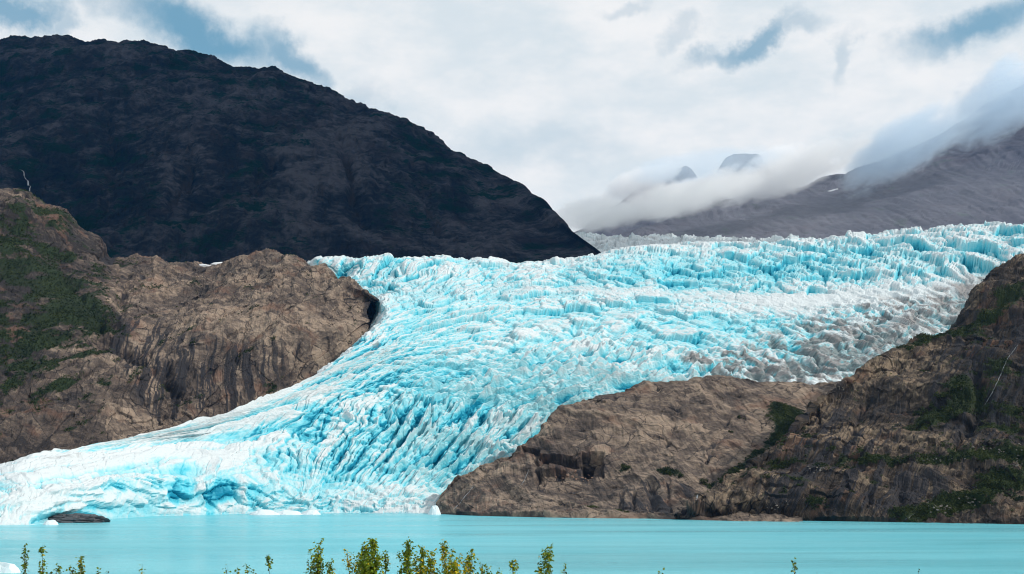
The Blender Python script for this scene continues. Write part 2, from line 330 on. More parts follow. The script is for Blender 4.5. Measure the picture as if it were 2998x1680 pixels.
    # streaks that follow the flow
    st1 = ridged((U+wx*1.1)/17, (V+wy)/150, 31, 5, .6); st2 = fbm((U+wx)/9, (V+wy)/150, 32, 5, .6)
    mw = ridged((X+wx*1.5)/48, (V+wy*1.5)/34, 41, 4, .5)
    und = fbm(X/70, V/45, 51, 4, .5)
    rough = fbm(X/9, V/9, 52, 4, .6)
    A1 = 2.5+7.5*blocks+4.5*mid-2.5*streak
    A1 = A1*(1-.6*streak)*(1-.85*smooth_tongue)*(1-.7*band)*(1-.5*moraine)*(1-.6*fins)*(1-front*.75)
    brk = fbm(X/45, V/38, 35, 4, .6)                          # where the long ridges are broken off
    tongue = fbm((U+wx)/30, (V+wy)/420, 33, 4, .55)          # smooth white tongues between broken blue bands
    h = 4.5*mid*(ridged((U+wx*1.2)/38, (V+wy)/330, 36, 4, .5)-.5)+A1*(1.0*h1+.36*h2+.08*h3)-A1*(.40*c1+.30*c2)
    h = h+fins*(np.clip(.8+1.2*brk, .25, 1.5)*(30*(rf-.5)+10*(rf2-.5))+3.0*h2+1.0*h3-1.5*c2)+streak*(np.clip(.75+1.5*brk, .1, 1.6)*(7.5*(st1-.5)+4*st2)+3.0*fa*sstep(.1,-.2,tongue)+2.2*h2+1.0*h3-1.5*c2)+moraine*(15*(mw-.45)+3.5*h2+1.5*h3)
    h = h+(smooth_tongue*8.0+band*4.0)*und*1.6+.9*rough*(1-.6*smooth_tongue)+smooth_tongue*(2.0*(st1-.5)+5.0*(ridged((X+wx*1.5)/90,(V+wy*1.5)/42,34,4,.5)-.5))
    h = h-3.2*ca*np.clip(streak+.6*fins+.35*smooth_tongue, 0, 1)-3.0*cb*np.clip(mid-streak-fins, 0, 1)*.5
    # pillars and fractures of the calving front
    pil = ridged((X+wx*.4)/19, Z/60, 61, 3, .5); fh, fc = cells(20, 16, 62, 2.2, .12); fh2, fc2 = cells(8, 7, 65, 2.2, .15)
    frac = blob(px,py,620,1455,150,70,0,2)
    h = h+front*(2.4*fh2+3.4*fh-3.0*fc*(.35+frac)+frac*9*(pil-.5)+2.5*fbm(X/30, Z/14, 63, 4))
    # great arch of the cave
    cave = ((px-195)/98)**2+(np.clip(py-1524, -99, 0)/27)**2
    cave = (1-sstep(.75, 1.05, cave+.9*fbm(X/13, Z/8, 64, 5, .6)))*sstep(-1,3,t*nt)
    h = h-cave*15
    crack_d, al = polydist(px, py, [(1115,690),(1170,760),(1180,800)])
    h = h-9*np.exp(-(crack_d/7)**2)
    for _ in range(1):
        hp = np.pad(h, 1, mode='edge'); h = .56*h+.11*(hp[:-2,1:-1]+hp[2:,1:-1]+hp[1:-1,:-2]+hp[1:-1,2:])
    edge = np.minimum(1, t*80)
    W2 = W+nm*(h*edge)[...,None]
    W2[...,2] += np.where(front > 0, 0, .0)
    n2 = normals(W2)
    steep = np.clip(1-n2[...,2], 0, 1); back = np.clip(n2[...,0]*-.3+.5, 0, 1)
    # blue where old dense ice is laid open: crevasse walls, low places, and the blue reaches of the icefall
    low = np.clip(-h/np.maximum(A1+10*fins+3, 3), -1, 1)
    reg = .36*blob(px,py,2180,795,400,58,4,1.3)+.10*blob(px,py,2000,930,500,60,-6)+.26*blob(px,py,1850,790,160,40,0)+.10*blob(px,py,2700,730,350,55,6)+.20*blob(px,py,2150,960,420,80,-8)+.24*blob(px,py,1080,1290,300,140,35)+.20*blob(px,py,1550,1130,380,110,-5)\
         +.12*blob(px,py,1300,860,350,90,0)-.04*smooth_tongue+.20*blob(px,py,480,1425,480,42,-2)-.45*smooth_tongue*np.clip(und,-.4,.5)+.02*blob(px,py,620,1460,160,60)+.26*blob(px,py,180,1470,190,50)+.20*blob(px,py,1310,1340,60,80)-.28*band-.10*blob(px,py,900,1180,220,90,35)
    blue = -.01+1.05*reg+.36*low+.65*np.clip(steep-.48, 0, 1)+.50*ca*np.clip(streak+.6*fins+.25*smooth_tongue,0,1)+.38*cb*np.clip(mid-streak-fins,0,1)+streak*.30*sstep(.1,-.25,tongue)-.22*streak*sstep(0,.3,tongue)+.35*np.clip(c1*blocks+c2*.5*mid, 0, 1)+.60*fins*sstep(.48,.22,rf)+streak*.65*sstep(.45,.2,st1)+frac*front*.5*sstep(.5,.25,pil)+.12*fbm(X/60, V/60, 71, 4)
    ponds = sstep(.60,.75,ridged((U+wx*.8)/42, (V+wy)/26, 72, 3))*blob(px,py,760,1290,260,80,25,1.5)
    blue = blue+.55*sstep(.12,.34,fbm((U+wx)/10,(V+wy)/120,73,4))*blob(px,py,800,1270,300,85,28,1.5)
    dirt = .16*moraine+.30*blob(px,py,2500,1040,330,60,12)+1.2*moraine*sstep(.2,.8,.5+.9*fbm(X/24, V/20, 81, 6, .65)+.25*h2+1.0*(.45-mw))+.55*blob(px,py,2620,960,280,60,18)+.4*blob(px,py,2880,830,140,45,35)+.42*blob(px,py,2850,800,160,60,30)+.30*blob(px,py,2430,1090,250,45)-.2+.60*streak*sstep(.0,.35,st2)+.55*blob(px,py,1480,1320,110,45,30)
    dirt = dirt+.55*smooth_tongue*sstep(.0,.45,fbm((U+wx*2)/60,(V+wy)/16,83,5,.6))+.45*blob(px,py,80,1370,200,35,10)*sstep(0,.4,und)+.22*sstep(.035,.0,s-.06*0)*sstep(.9,.5,t)+.30*sstep(.2,.5,fbm(X/40,V/26,82,5))+.35*blob(px,py,1130,1000,120,70,35)*sstep(0,.5,st2)+.5*blob(px,py,60,1510,150,40)*sstep(-.1,.3,rough)+.35*blob(px,py,1850,1110,260,26,-6)
    o = grid_object('glacier', W2, ICE, {'blue':blue, 'dirt':dirt, 'stream_u':U+wx*.5, 'stream_v':V}, smooth=False)
    tag(o, 'turquoise and white crevassed glacier falling to the lake', 'glacier', kind='structure')
    # grey icefield far behind the skyline
    r2 = [[(1560,770,3500),(1900,760,3500),(2400,745,3500)],[(1600,745,4000),(1690,735,4000),(1850,727,4000),(2000,724,4000),(2400,722,4000)],
          [(1620,695,4700),(1715,692,4700),(1760,694,4700),(1820,701,4700),(1900,699,4700),(2000,704,4700),(2150,707,4700),(2450,710,4700)],[(1620,720,5000),(2450,720,5000)]]
    px, py, dd = loft(r2, 420, 90); W = world(px, py, dd); nm = normals(W)
    f1, f2, bx, by, r = voronoi(W[...,0]/38, W[...,1]/60, 91); hh = (r[0]-.5)*26+(bx*(r[1]-.5)+by*(r[2]-.5))*40+fbm(W[...,0]/12, W[...,1]/14, 92)*7
    W = W+nm*hh[...,None]
    k = grid_object('upper_icefield', W, ICE, {'blue':.05+.2*(r[0]-.5), 'dirt':.42+.5*fbm(W[...,0]/60, W[...,1]/60, 93)}, smooth=False, parent=o)
    return o, W2
GL, GW = glacier()

# ------------------------------------------------------------------ rock landforms
def rock_form(name, rows, ns, nt, mat, ts, seed, amp, gullies=(), recess=(), vegf=None, tonef=None, stain_shadef=None, gs=1.0, parent=None, strata=0.0, crag=.75, ampf=None, lean=.1):
    px, py, dd = loft(rows, ns, nt, ts); W = world(px, py, dd); nm = normals(W)
    X, Y, Z = W[...,0]*gs, W[...,1]*gs, W[...,2]*gs
    U = np.cumsum(np.r_['1', np.zeros((nt,1)), np.linalg.norm(np.diff(W, axis=1), axis=-1)], axis=1)*gs
    V = np.cumsum(np.r_['0', np.zeros((1,ns)), np.linalg.norm(np.diff(W, axis=0), axis=-1)], axis=0)*gs
    wx = fbm(X*.01, V*.01, seed, 4)*30; wy = fbm(X*.01+9, V*.01, seed+1, 4)*30
    big = ridged((X+wx)/150, (V+wy)/170, seed+2, 5, .5)-.5
    rib = ridged((X+wx*.6+V*.25)/34, (V+wy)/120, seed+3, 4, .55)-.45
    f1, f2, bx, by, r = voronoi((X+wx)/22, (V+wy)/30, seed+4); fac = (bx*(r[1]-.5)+by*(r[2]-.5))*1.6+(r[0]-.5)*.7
    f1, f2, bx, by, r = voronoi((X+wx)/8, (V+wy)/11, seed+5); fac2 = (bx*(r[1]-.5)+by*(r[2]-.5))*1.6+(r[0]-.5)*.7
    fine = fbm(X/7, V/7, seed+6, 5, .6)
    lay = perlin2((X*.25+V*.2)/40+wx*.02, (Z+X*.22+wy*.5)/7.5, seed+7)
    flute = fbm((X+wx*.35+V*lean)/9, V/190, seed+10, 5, .65)
    h = amp*(1.0*big+(.22 if lean > 0 else .42)*flute+crag*(.60*rib+.42*fac+.08*fac2+.04*fine)+strata*.22*lay)
    if ampf: h = h*ampf(px)
    stain_shade = -.35+.0*px
    for pts, wid, dep in gullies:
        pd, al = polydist(px, py, pts); pd = pd+7*fbm(px/18, py/18, seed+8, 3)
        pd = pd+10*fbm(px/45, py/45, seed+12, 2); k = np.clip(.75+1.1*fbm(px/40, py/40, seed+13, 3), .1, 1.3)*np.clip(np.minimum(al, 1-al)*5, 0, 1)**.7
        wv = wid*np.clip(.85+.8*fbm(px/30, py/60, seed+14, 2), .4, 1.5); g = np.exp(-(pd/wv)**2)*k; h = h-dep*.8*g*(gs if gs < 1 else 1); stain_shade = np.maximum(stain_shade, -.35+1.0*np.exp(-(pd/(wv*1.2))**2)*k)
    for cx, cy, rx, ry, dep in recess:
        e = np.maximum(np.abs((px-cx)/rx), np.abs((py-cy)/ry))+.25*fbm(px/25, py/18, seed+9, 3)
        h = h-dep*(1-sstep(.8, 1.05, e))
    fade = np.clip(t_edge(nt, ns), 0, 1)
    W2 = W+nm*(h/gs*fade)[...,None]
    n2 = normals(W2)
    st = fbm((X+wx*.35+V*lean)/9, V/190, seed+10, 5, .65)            # water streaks run down the face
    stain_shade = np.maximum(stain_shade, stain_shadef(px, py, st) if stain_shadef else -.35)
    veg = vegf(px, py, n2[...,2], fbm(X/35, V/35, seed+11, 5, .6)) if vegf else 0*px-1
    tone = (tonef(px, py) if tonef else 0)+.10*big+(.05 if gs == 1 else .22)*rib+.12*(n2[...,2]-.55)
    o = grid_object(name, W2, mat, {'veg':veg, 'stain_shade':stain_shade, 'tone':tone+0*px}, smooth=False, parent=parent)
    return o, W2, veg
def t_edge(nt, ns): return np.minimum(1, np.arange(nt)[:,None]/4.0)+0*np.zeros((1,ns))

# left brown ridge
rowsL = [
 [(-160,1500,1460),(-60,1450,1490),(100,1420,1530),(350,1370,1650),(650,1310,1790),(850,1230,1890),(1000,1130,1980),(1080,1070,2040),(1150,990,2110),(1260,930,2190)],
 [(-160,1160,1640),(-60,1150,1650),(150,1150,1700),(300,1130,1750),(450,1090,1810),(560,1060,1860),(750,1010,1910),(880,990,1950),(980,960,2010),(1060,950,2060),(1130,945,2160),(1260,990,2330)],
 [(-160,900,1830),(-60,900,1840),(100,905,1890),(250,935,1930),(380,945,1980),(500,935,2000),(650,915,2020),(800,890,2030),(900,880,2060),(980,885,2085),(1085,895,2125),(1130,915,2200),(1260,980,2340)],
 [(-160,690,2020),(-60,700,2050),(100,730,2100),(240,800,2160),(380,845,2240),(500,855,2250),(650,840,2220),(800,815,2170),(900,825,2140),(1000,845,2125),(1085,876,2128),(1130,905,2210),(1260,975,2345)],
 [(-160,535,2180),(-60,545,2200),(0,553,2210),(60,562,2230),(110,598,2250),(170,606,2270),(210,640,2290),(240,665,2310),(290,690,2340),(330,733,2380),(380,752,2420),(440,758,2440),(500,766,2440),(560,776,2430),(640,765,2400),(700,757,2370),(740,748,2350),(790,740,2330),(830,742,2310),(870,752,2280),(910,765,2250),(930,778,2235),(1000,812,2190),(1050,842,2150),(1085,868,2132),(1130,900,2215),(1260,970,2350)],
 [(-160,570,2500),(120,640,2500),(330,770,2600),(560,810,2600),(800,780,2500),(930,830,2400),(1085,920,2300),(1260,1000,2400)]]
gulL = [([(240,960),(330,1010),(400,1040),(480,1090),(530,1150),(480,1270)],26,24),([(870,930),(878,1000),(862,1060),(855,1130)],7,5),([(722,930),(700,1020),(690,1110)],6,4),([(300,690),(360,800),(375,860),(330,990)],22,16),
        ([(215,690),(190,790),(260,900),(330,1000)],20,16),([(640,1010),(630,1070),(625,1130)],7,4),([(560,1020),(555,1100),(560,1180)],9,5),([(480,1170),(470,1230),(465,1270)],12,7),([(1085,870),(1110,910),(1125,960)],16,9),([(400,770),(420,830)],9,5),([(470,770),(500,850)],9,5)]
def vegL(px, py, up, n): return -.30+.32*blob(px,py,20,900,300,320,0,2)+.3*blob(px,py,150,620,160,60,-40)+.85*blob(px,py,90,800,230,70,-38)+.75*blob(px,py,230,900,120,60,-50)+.75*blob(px,py,60,1030,170,150)+.55*blob(px,py,60,650,120,90,-35)+.35*blob(px,py,310,880,90,130)+.35*blob(px,py,180,1180,160,60)+2.0*n
def stL(px, py, st): return -.3+1.3*blob(px,py,1100,915,45,50,0,2)+1.0*sstep(-.05,.10,st)*np.clip(1.2*blob(px,py,560,1120,170,110,0,2)+.8*blob(px,py,420,1010,140,90)+.6*blob(px,py,750,1060,120,100)+.35, 0, 1.2)  # notch blob is painted shade from the overhanging ice; the rest is water streaks
def toL(px, py): return .02+.13*blob(px,py,700,935,200,28,6)+.10*blob(px,py,960,1010,110,110)-.24*blob(px,py,0,950,260,420)-.12*blob(px,py,200,680,220,110)+.06*blob(px,py,400,850,120,80)+.06*blob(px,py,380,1080,60,50)  # big negative blob at far left paints edge shading into the rock
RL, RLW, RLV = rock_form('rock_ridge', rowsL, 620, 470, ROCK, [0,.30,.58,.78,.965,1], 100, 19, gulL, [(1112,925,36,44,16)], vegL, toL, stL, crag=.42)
tag(RL, 'brown bare rock ridge left of the glacier with a rounded dome', 'rock ridge', kind='structure')

# rounded rock hump in front of the ice
def sh(pts): return [(a, b, shore_d(b)) for a, b in pts]
rowsM = [
 sh([(1255,1504),(1290,1505),(1400,1510),(1600,1515),(1750,1517),(1900,1518),(2000,1521)])+[(2150,1530,1225),(2350,1540,1200)],
 [(1268,1496,1512),(1300,1480,1500),(1400,1448,1480),(1560,1422,1475),(1750,1412,1480),(1900,1402,1470),(2000,1402,1450),(2120,1420,1430),(2350,1440,1420)],
 [(1276,1490,1520),(1315,1440,1530),(1390,1400,1530),(1480,1370,1545),(1600,1335,1550),(1750,1312,1555),(1900,1302,1565),(2050,1295,1570),(2200,1300,1570),(2450,1310,1590)],
 [(1280,1486,1526),(1325,1420,1545),(1400,1382,1555),(1480,1352,1575),(1570,1280,1610),(1640,1235,1630),(1760,1205,1650),(1900,1192,1670),(2100,1190,1690),(2250,1190,1690),(2400,1200,1690),(2600,1210,1720)],
 [(1282,1482,1530),(1330,1412,1555),(1440,1368,1580),(1535,1318,1605),(1585,1262,1640),(1640,1192,1680),(1740,1152,1720),(1900,1126,1760),(2000,1114,1780),(2100,1106,1800),(2190,1117,1800),(2300,1125,1800),(2440,1118,1810),(2520,1115,1820),(2700,1100,1850)],
 [(1290,1530,1590),(1440,1430,1640),(1600,1320,1720),(1740,1210,1800),(1900,1180,1850),(2100,1170,1880),(2400,1170,1890),(2700,1160,1900)]]
gulM = [([(1565,1330),(1575,1400),(1600,1405)],10,7),([(1990,1170),(1975,1250),(1940,1330)],8,4),([(2150,1190),(2100,1290),(2060,1370)],9,5),([(1820,1420),(1818,1500)],7,5),([(1855,1430),(1857,1505)],8,5),([(1905,1410),(1915,1500)],14,6),([(1955,1410),(1962,1500)],9,5),([(1340,1440),(1380,1420),(1500,1345)],6,5),([(1440,1470),(1600,1425),(1750,1425)],6,3)]
recM = [(1655,1345,85,16,13),(1735,1355,32,34,14),(1610,1385,45,14,9),(1555,1325,26,10,8)]
def vegM(px, py, up, n): return -.55+1.5*blob(px,py,2290,1215,80,55,-35)+1.2*blob(px,py,2330,1270,55,40,45)+1.2*blob(px,py,1960,1385,60,14,-10)+.9*blob(px,py,1830,1368,60,12)+.9*blob(px,py,1760,1490,170,18,-5)+1.3*blob(px,py,2230,1320,120,22,38)+1.2*blob(px,py,2100,1410,90,20,25)+.7*n
def stM(px, py, st): return -.35+1.1*sstep(-.05,.10,st)*np.clip(blob(px,py,1920,1460,120,60,0,2)+.7*blob(px,py,1700,1370,140,50)+.25, 0, 1.2)
def toM(px, py): return .025+.06*blob(px,py,1900,1240,260,60)-.06*blob(px,py,1650,1340,150,60)+.05*blob(px,py,1420,1450,90,40)
RM, RMW, RMV = rock_form('rock_hump', rowsM, 620, 330, ROCK, [0,.26,.50,.74,.96,1], 200, 10, gulM, recM, vegM, toM, stM, strata=.8, crag=.42)
tag(RM, 'rounded brown rock hump between the ice front and the right cliff', 'rock hump', kind='structure')

# steep cliff at the right
rowsR = [
 sh([(1950,1520),(2000,1521),(2200,1522),(2400,1525),(2600,1528),(2800,1532),(3000,1535),(3160,1538)]),
 [(1975,1514,1278),(2040,1480,1275),(2200,1445,1268),(2400,1440,1252),(2600,1445,1240),(2800,1450,1220),(3000,1455,1200),(3160,1460,1190)],
 [(1990,1508,1284),(2110,1420,1330),(2250,1372,1350),(2400,1365,1332),(2600,1352,1315),(2800,1342,1292),(3000,1334,1270),(3160,1330,1255)],
 [(1995,1506,1287),(2140,1406,1345),(2290,1296,1412),(2380,1250,1430),(2550,1220,1430),(2700,1200,1420),(2850,1180,1400),(3000,1160,1385),(3160,1145,1370)],
 [(1998,1505,1289),(2148,1402,1349),(2298,1291,1430),(2395,1188,1492),(2500,1130,1532),(2650,1080,1545),(2800,1022,1550),(2950,960,1542),(3160,915,1525)],
 [(2000,1504,1290),(2150,1401,1350),(2230,1350,1388),(2300,1290,1430),(2350,1232,1465),(2400,1180,1500),(2450,1135,1530),(2500,1108,1560),(2560,1062,1580),(2620,1022,1600),(2700,985,1622),(2760,960,1640),(2800,930,1652),(2840,882,1672),(2870,832,1695),(2920,792,1715),(2960,757,1735),(3060,690,1770),(3160,640,1800)],
 [(2020,1530,1330),(2170,1440,1400),(2320,1340,1490),(2500,1180,1640),(2700,1060,1700),(2850,960,1760),(3000,850,1850),(3160,720,1900)]]
gulR = [([(2560,1130),(2520,1200),(2480,1300),(2450,1360)],14,7),([(2850,1020),(2870,1100),(2860,1200),(2800,1330)],22,12),([(2400,1200),(2380,1280)],10,6),([(2620,1060),(2640,1120)],10,5),([(2420,1400),(2430,1500)],18,6),([(2130,1440),(2125,1510)],9,4),([(2170,1430),(2165,1510)],8,4),([(2560,1390),(2540,1500)],10,5),([(2650,1390),(2630,1500)],12,5),([(2010,1470),(2000,1515)],14,8),([(2900,980),(2930,900)],14,6)]
def vegR(px, py, up, n): return -.30+1.2*blob(px,py,2940,880,110,26,38)+1.1*blob(px,py,2760,975,140,15,24)+1.0*blob(px,py,2760,1200,150,26,28)+1.4*blob(px,py,2815,1140,34,30)+1.0*blob(px,py,2620,1350,230,16,2)+1.0*blob(px,py,2320,1355,100,10,-4)+1.1*blob(px,py,2780,1470,230,28,12)+.7*blob(px,py,2930,1380,150,70,25)+.9*blob(px,py,2380,1470,110,30,-8)+1.0*blob(px,py,2280,1290,30,25)+.4*blob(px,py,2900,1150,150,250)+.5*(up-.4)+1.4*n
def stR(px, py, st): return -.25+1.0*sstep(-.05,.10,st)*np.clip(.55*blob(px,py,2500,1440,260,70,0,2)+.6*blob(px,py,2900,1120,140,170)+.5*blob(px,py,2450,1280,140,80)+.62, 0, 1.1)
def toR(px, py): return .02+.08*blob(px,py,2600,1080,160,60,30)+.07*blob(px,py,2250,1440,160,60)-.17*blob(px,py,2950,1200,220,300)+.05*blob(px,py,2530,1250,60,60)  # negative blob paints the right-edge shading into the cliff colour
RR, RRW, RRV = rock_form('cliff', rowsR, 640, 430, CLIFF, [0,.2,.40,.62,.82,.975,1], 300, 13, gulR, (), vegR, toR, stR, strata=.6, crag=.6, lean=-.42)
tag(RR, 'dark brown cliff with green ledges rising from the lake at the right', 'cliff', kind='structure')

# dark mountain behind the ice, left
sky_l = [(-160,135,5700),(-60,130,5700),(0,125,5680),(40,118,5660),(120,118,5640),(200,115,5600),(260,120,5580),(310,118,5560),(400,130,5500),(480,140,5460),(510,152,5440),(590,158,5400),(640,175,5380),(700,188,5340),(760,195,5300),(800,197,5280),(830,210,5260),(900,240,5200),(960,265,5150),(1000,287,5120),(1060,310,5060),(1120,335,5020),(1180,352,4980),(1250,395,4920),(1310,435,4850),(1370,470,4780),(1430,495,4720),(1480,520,4560),(1530,550,4400),(1590,590,4150),(1620,620,4020),(1660,660,3830),(1700,695,3640),(1740,728,3450),(1785,765,3250)]
rowsD = [[(-160,900,3000),(400,900,3000),(900,900,3000),(1300,880,3050),(1600,840,3100),(1800,800,3200)],
 [(-160,700,3500),(300,700,3480),(700,690,3450),(1000,700,3480),(1300,720,3500),(1550,745,3450),(1795,780,3220)],
 [(-160,500,4150),(300,500,4100),(650,480,4050),(950,500,4000),(1200,550,4000),(1400,620,4020),(1600,690,3750),(1790,770,3230)],
 [(-160,300,4850),(250,290,4800),(550,300,4720),(850,350,4600),(1100,420,4480),(1300,500,4380),(1450,570,4280),(1600,650,3900),(1700,710,3560),(1787,767,3240)],
 sky_l, [(a, b+60, dd+500) for a, b, dd in sky_l]]
def vegD(px, py, up, n): return .25+1.0*n+.5*(up-.5)-.8*blob(px,py,1000,480,120,180,-15)-.7*blob(px,py,560,480,90,110,-30)-.6*blob(px,py,1350,680,320,60)-.5*blob(px,py,400,330,110,50)+.3*blob(px,py,1200,640,160,60)+.2*blob(px,py,1150,380,200,40,-30)
def toD(px, py): return .03+.08*blob(px,py,430,330,120,60,-20)+.06*blob(px,py,1350,660,250,70)+.08*blob(px,py,540,480,60,110,-25)+.10*blob(px,py,1010,400,90,100)+.05*blob(px,py,900,470,120,80)-.06*blob(px,py,250,550,400,150)
def stD(px, py, st): return -.45+.8*sstep(0,.25,st)
gulD = [([(1000,330),(1010,430),(1040,560),(1090,700)],22,28),([(570,430),(540,520),(480,650)],25,30),([(830,420),(760,500),(720,650)],20,24),([(1180,420),(1250,560),(1330,720)],18,18),([(300,300),(330,450),(300,640)],26,26)]
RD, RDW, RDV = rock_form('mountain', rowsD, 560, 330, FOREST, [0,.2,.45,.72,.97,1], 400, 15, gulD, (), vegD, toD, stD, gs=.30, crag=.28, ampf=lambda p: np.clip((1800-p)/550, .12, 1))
tag(RD, 'huge dark blue-green mountain behind the glacier at the left', 'mountain', kind='structure')

# misty mountain far right
sky_r = [(1600,735,5200),(1700,715,5350),(1800,690,5500),(1900,662,5650),(2000,632,5800),(2100,600,5950),(2200,572,6100),(2300,550,6250),(2400,528,6400),(2500,500,6550),(2600,462,6700),(2750,395,6900),(2900,300,7100),(3060,200,7300),(3200,120,7400)]
rowsE = [[(1560,790,4700),(2000,800,4600),(2600,800,4500),(3240,800,4400)],[(1580,750,5000),(1900,720,5100),(2400,670,5200),(2900,620,5200),(3240,600,5200)],
         [(1590,742,5100),(1850,700,5350),(2200,630,5650),(2600,540,5950),(3000,400,6200),(3240,330,6300)], sky_r, [(a, b+60, dd+500) for a, b, dd in sky_r]]
def vegE(px, py, up, n): return .2+.8*n
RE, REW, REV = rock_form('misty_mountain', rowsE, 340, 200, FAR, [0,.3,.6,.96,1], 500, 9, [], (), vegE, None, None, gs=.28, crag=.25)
tag(RE, 'grey mountain slope under low cloud behind the ice at the right', 'mountain', kind='structure')

# ------------------------------------------------------------------ distant peaks
def peak(rows, seed, label):
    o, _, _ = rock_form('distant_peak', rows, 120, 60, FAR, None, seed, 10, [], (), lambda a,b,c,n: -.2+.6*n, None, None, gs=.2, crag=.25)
    tag(o, label, 'mountain', kind='structure')
def peak_rows(line, dist, foot):
    return [[(a+(a-line[len(line)//2][0])*.8, foot, dist-1200) for a, b in line], [(a+(a-line[len(line)//2][0])*.3, (b+foot)/2, dist-500) for a, b in line],
            [(a, b, dist) for a, b in line], [(a, b+40, dist+500) for a, b in line]]
peak(peak_rows([(1700,680),(1800,600),(1880,535),(1930,512),(1975,497),(2012,488),(2040,520),(2080,600),(2120,680)], 8800, 760), 600, 'blue distant peak just showing through cloud, the lower of two')
peak(peak_rows([(2020,640),(2080,540),(2110,490),(2130,464),(2165,455),(2195,459),(2222,456),(2250,500),(2320,560),(2420,640)], 9600, 760), 620, 'blue distant flat-topped peak above the cloud, the higher of two')

# ------------------------------------------------------------------ air: haze, low cloud, the high cloud that shades the mountains
def volume_material(name, color, density, hetero=None, aniso=0.0):
    m = bpy.data.materials.new(name); m.use_nodes = True; T = NT(m.node_tree); T.n.clear()
    out = T.new('ShaderNodeOutputMaterial'); v = T.new('ShaderNodeVolumePrincipled'); T.l.new(v.outputs[0], out.inputs['Volume'])
    v.inputs['Color'].default_value = (*color, 1); v.inputs['Density'].default_value = density; v.inputs['Anisotropy'].default_value = aniso
    if hetero: T.put(v.inputs['Density'], hetero(T))
    return m
def uv_ball(n, m):
    V = [(0,0,-1)]; Fc = []
    for j in range(1, m):
        a = -math.pi/2+math.pi*j/m
        for i in range(n): b = 2*math.pi*i/n; V.append((math.cos(a)*math.cos(b), math.cos(a)*math.sin(b), math.sin(a)))
    V.append((0,0,1)); top = len(V)-1
    for i in range(n):
        Fc.append((0, 1+(i+1)%n, 1+i))
        for j in range(m-2): a = 1+j*n; Fc.append((a+i, a+(i+1)%n, a+n+(i+1)%n, a+n+i))
        Fc.append((1+(m-2)*n+i, 1+(m-2)*n+(i+1)%n, top))
    return np.array(V), Fc
HAZE = volume_material('blue_haze_air', (.10,.42,1.0), 7e-6)
x0,x1,y0,y1,z0,z1 = -5200,5200,-260,11500,-9,2800
hz = mesh_object('haze', [(x0,y0,z0),(x1,y0,z0),(x1,y1,z0),(x0,y1,z0),(x0,y0,z1),(x1,y0,z1),(x1,y1,z1),(x0,y1,z1)],
                 [(0,3,2,1),(4,5,6,7),(0,1,5,4),(1,2,6,5),(2,3,7,6),(3,0,4,7)], HAZE)
tag(hz, 'thin blue haze filling the valley air', 'haze', kind='stuff')

# unseen high cloud, placed and shaped above the frame to shade the dark mountain
def high_cloud():
    V, Fc = uv_ball(64, 24)
    x, y, z = V.T; k = 1+.16*fbm(x*2.2+z, y*2.2, 700, 4)
    V = np.stack([x*k*3150, y*k*1600, z*(330+160*fbm(x*4+z*2, y*4, 701, 4))], -1)
    m = volume_material('cloud_vapour_high', (.98,.98,.98), .006)
    o = mesh_object('cloud', V, Fc, m, smooth=True); o.location = (3073, 3005, 4100); o.rotation_euler = (0, 0, math.radians(-27))
    tag(o, 'broad unseen cloud placed above the frame to shade the dark mountain', 'cloud')
high_cloud()
def low_cloud(px, py, dist, rx, ry, rz, rot, dens, thr, label, seed):
    def het(T):
        tc = T.new('ShaderNodeTexCoord'); co = tc.outputs['Object']
        ln = T.new('ShaderNodeVectorMath', operation='LENGTH'); T.put(ln.inputs[0], co)
        fall = T.ramp(ln.outputs['Value'], 1.0, .15)
        g = T.mapping(co, loc=(seed*3.1, seed*1.7, 0), scale=(rx/160, ry/160, rz/85))
        n = T.math('ADD', T.math('MULTIPLY', T.noise(g, .40, 3, .6, .5), .9), T.math('MULTIPLY', T.noise(g, 1.2, 6, .7, .8), 1.0)); n = T.math('SUBTRACT', n, .45)
        f = T.math('MULTIPLY', T.ramp(T.math('ADD', n, T.math('MULTIPLY', T.math('SUBTRACT', fall, 1.0), .62)), thr-.20, thr+.06), T.ramp(fall, 0, .3))
        return T.math('MULTIPLY', f, dens)
    V, Fc = uv_ball(24, 12)
    o = mesh_object('low_cloud', V, Fc, volume_material('cloud_vapour', (.80,.91,1.0) if px > 2600 or px == 2060 else (1.0,1.0,1.0), dens, het))
    o.location = tuple(world(np.float64(px), np.float64(py), np.float64(dist))); o.scale = (rx, ry, rz); o.rotation_euler = (0, -math.radians(rot), 0)
    tag(o, label, 'cloud', 'low clouds drifting across the far slopes')
for i, a in enumerate([
  (1960,590,5000,680,380,115,14,.012,.40,'soft white mist lying in the pass below the two distant peaks'),
  (1740,625,4900,330,350,90,4,.008,.42,'pale mist just right of the dark mountain foot'),
  (2330,495,5300,560,380,130,20,.010,.40,'white cloud bank on the far slope above the snow patch'),
  (2660,415,5500,560,400,180,24,.0075,.35,'blue-grey cloud band across the upper right mountain'),
  (2940,300,5700,560,420,230,28,.0070,.345,'dark blue cloud hanging at the right edge of the picture'),
  (2080,550,8300,800,300,165,8,.012,.36,'bright white cloud wrapped round the foot of the higher distant peak'),
  (2060,485,7600,620,260,115,6,.0032,.18,'thin blue veil of cloud over both distant peaks'),
  (1900,525,8000,380,250,115,20,.012,.28,'white cloud hiding the left shoulder of the lower peak'),
  (2420,640,4850,1100,260,190,8,.00020,-1.0,'thin grey mist hanging in front of the whole far slope'),
  (2270,460,8300,300,250,110,20,.012,.40,'small bright cloud touching the right shoulder of the higher peak')]):
    low_cloud(*a, seed=i+1)

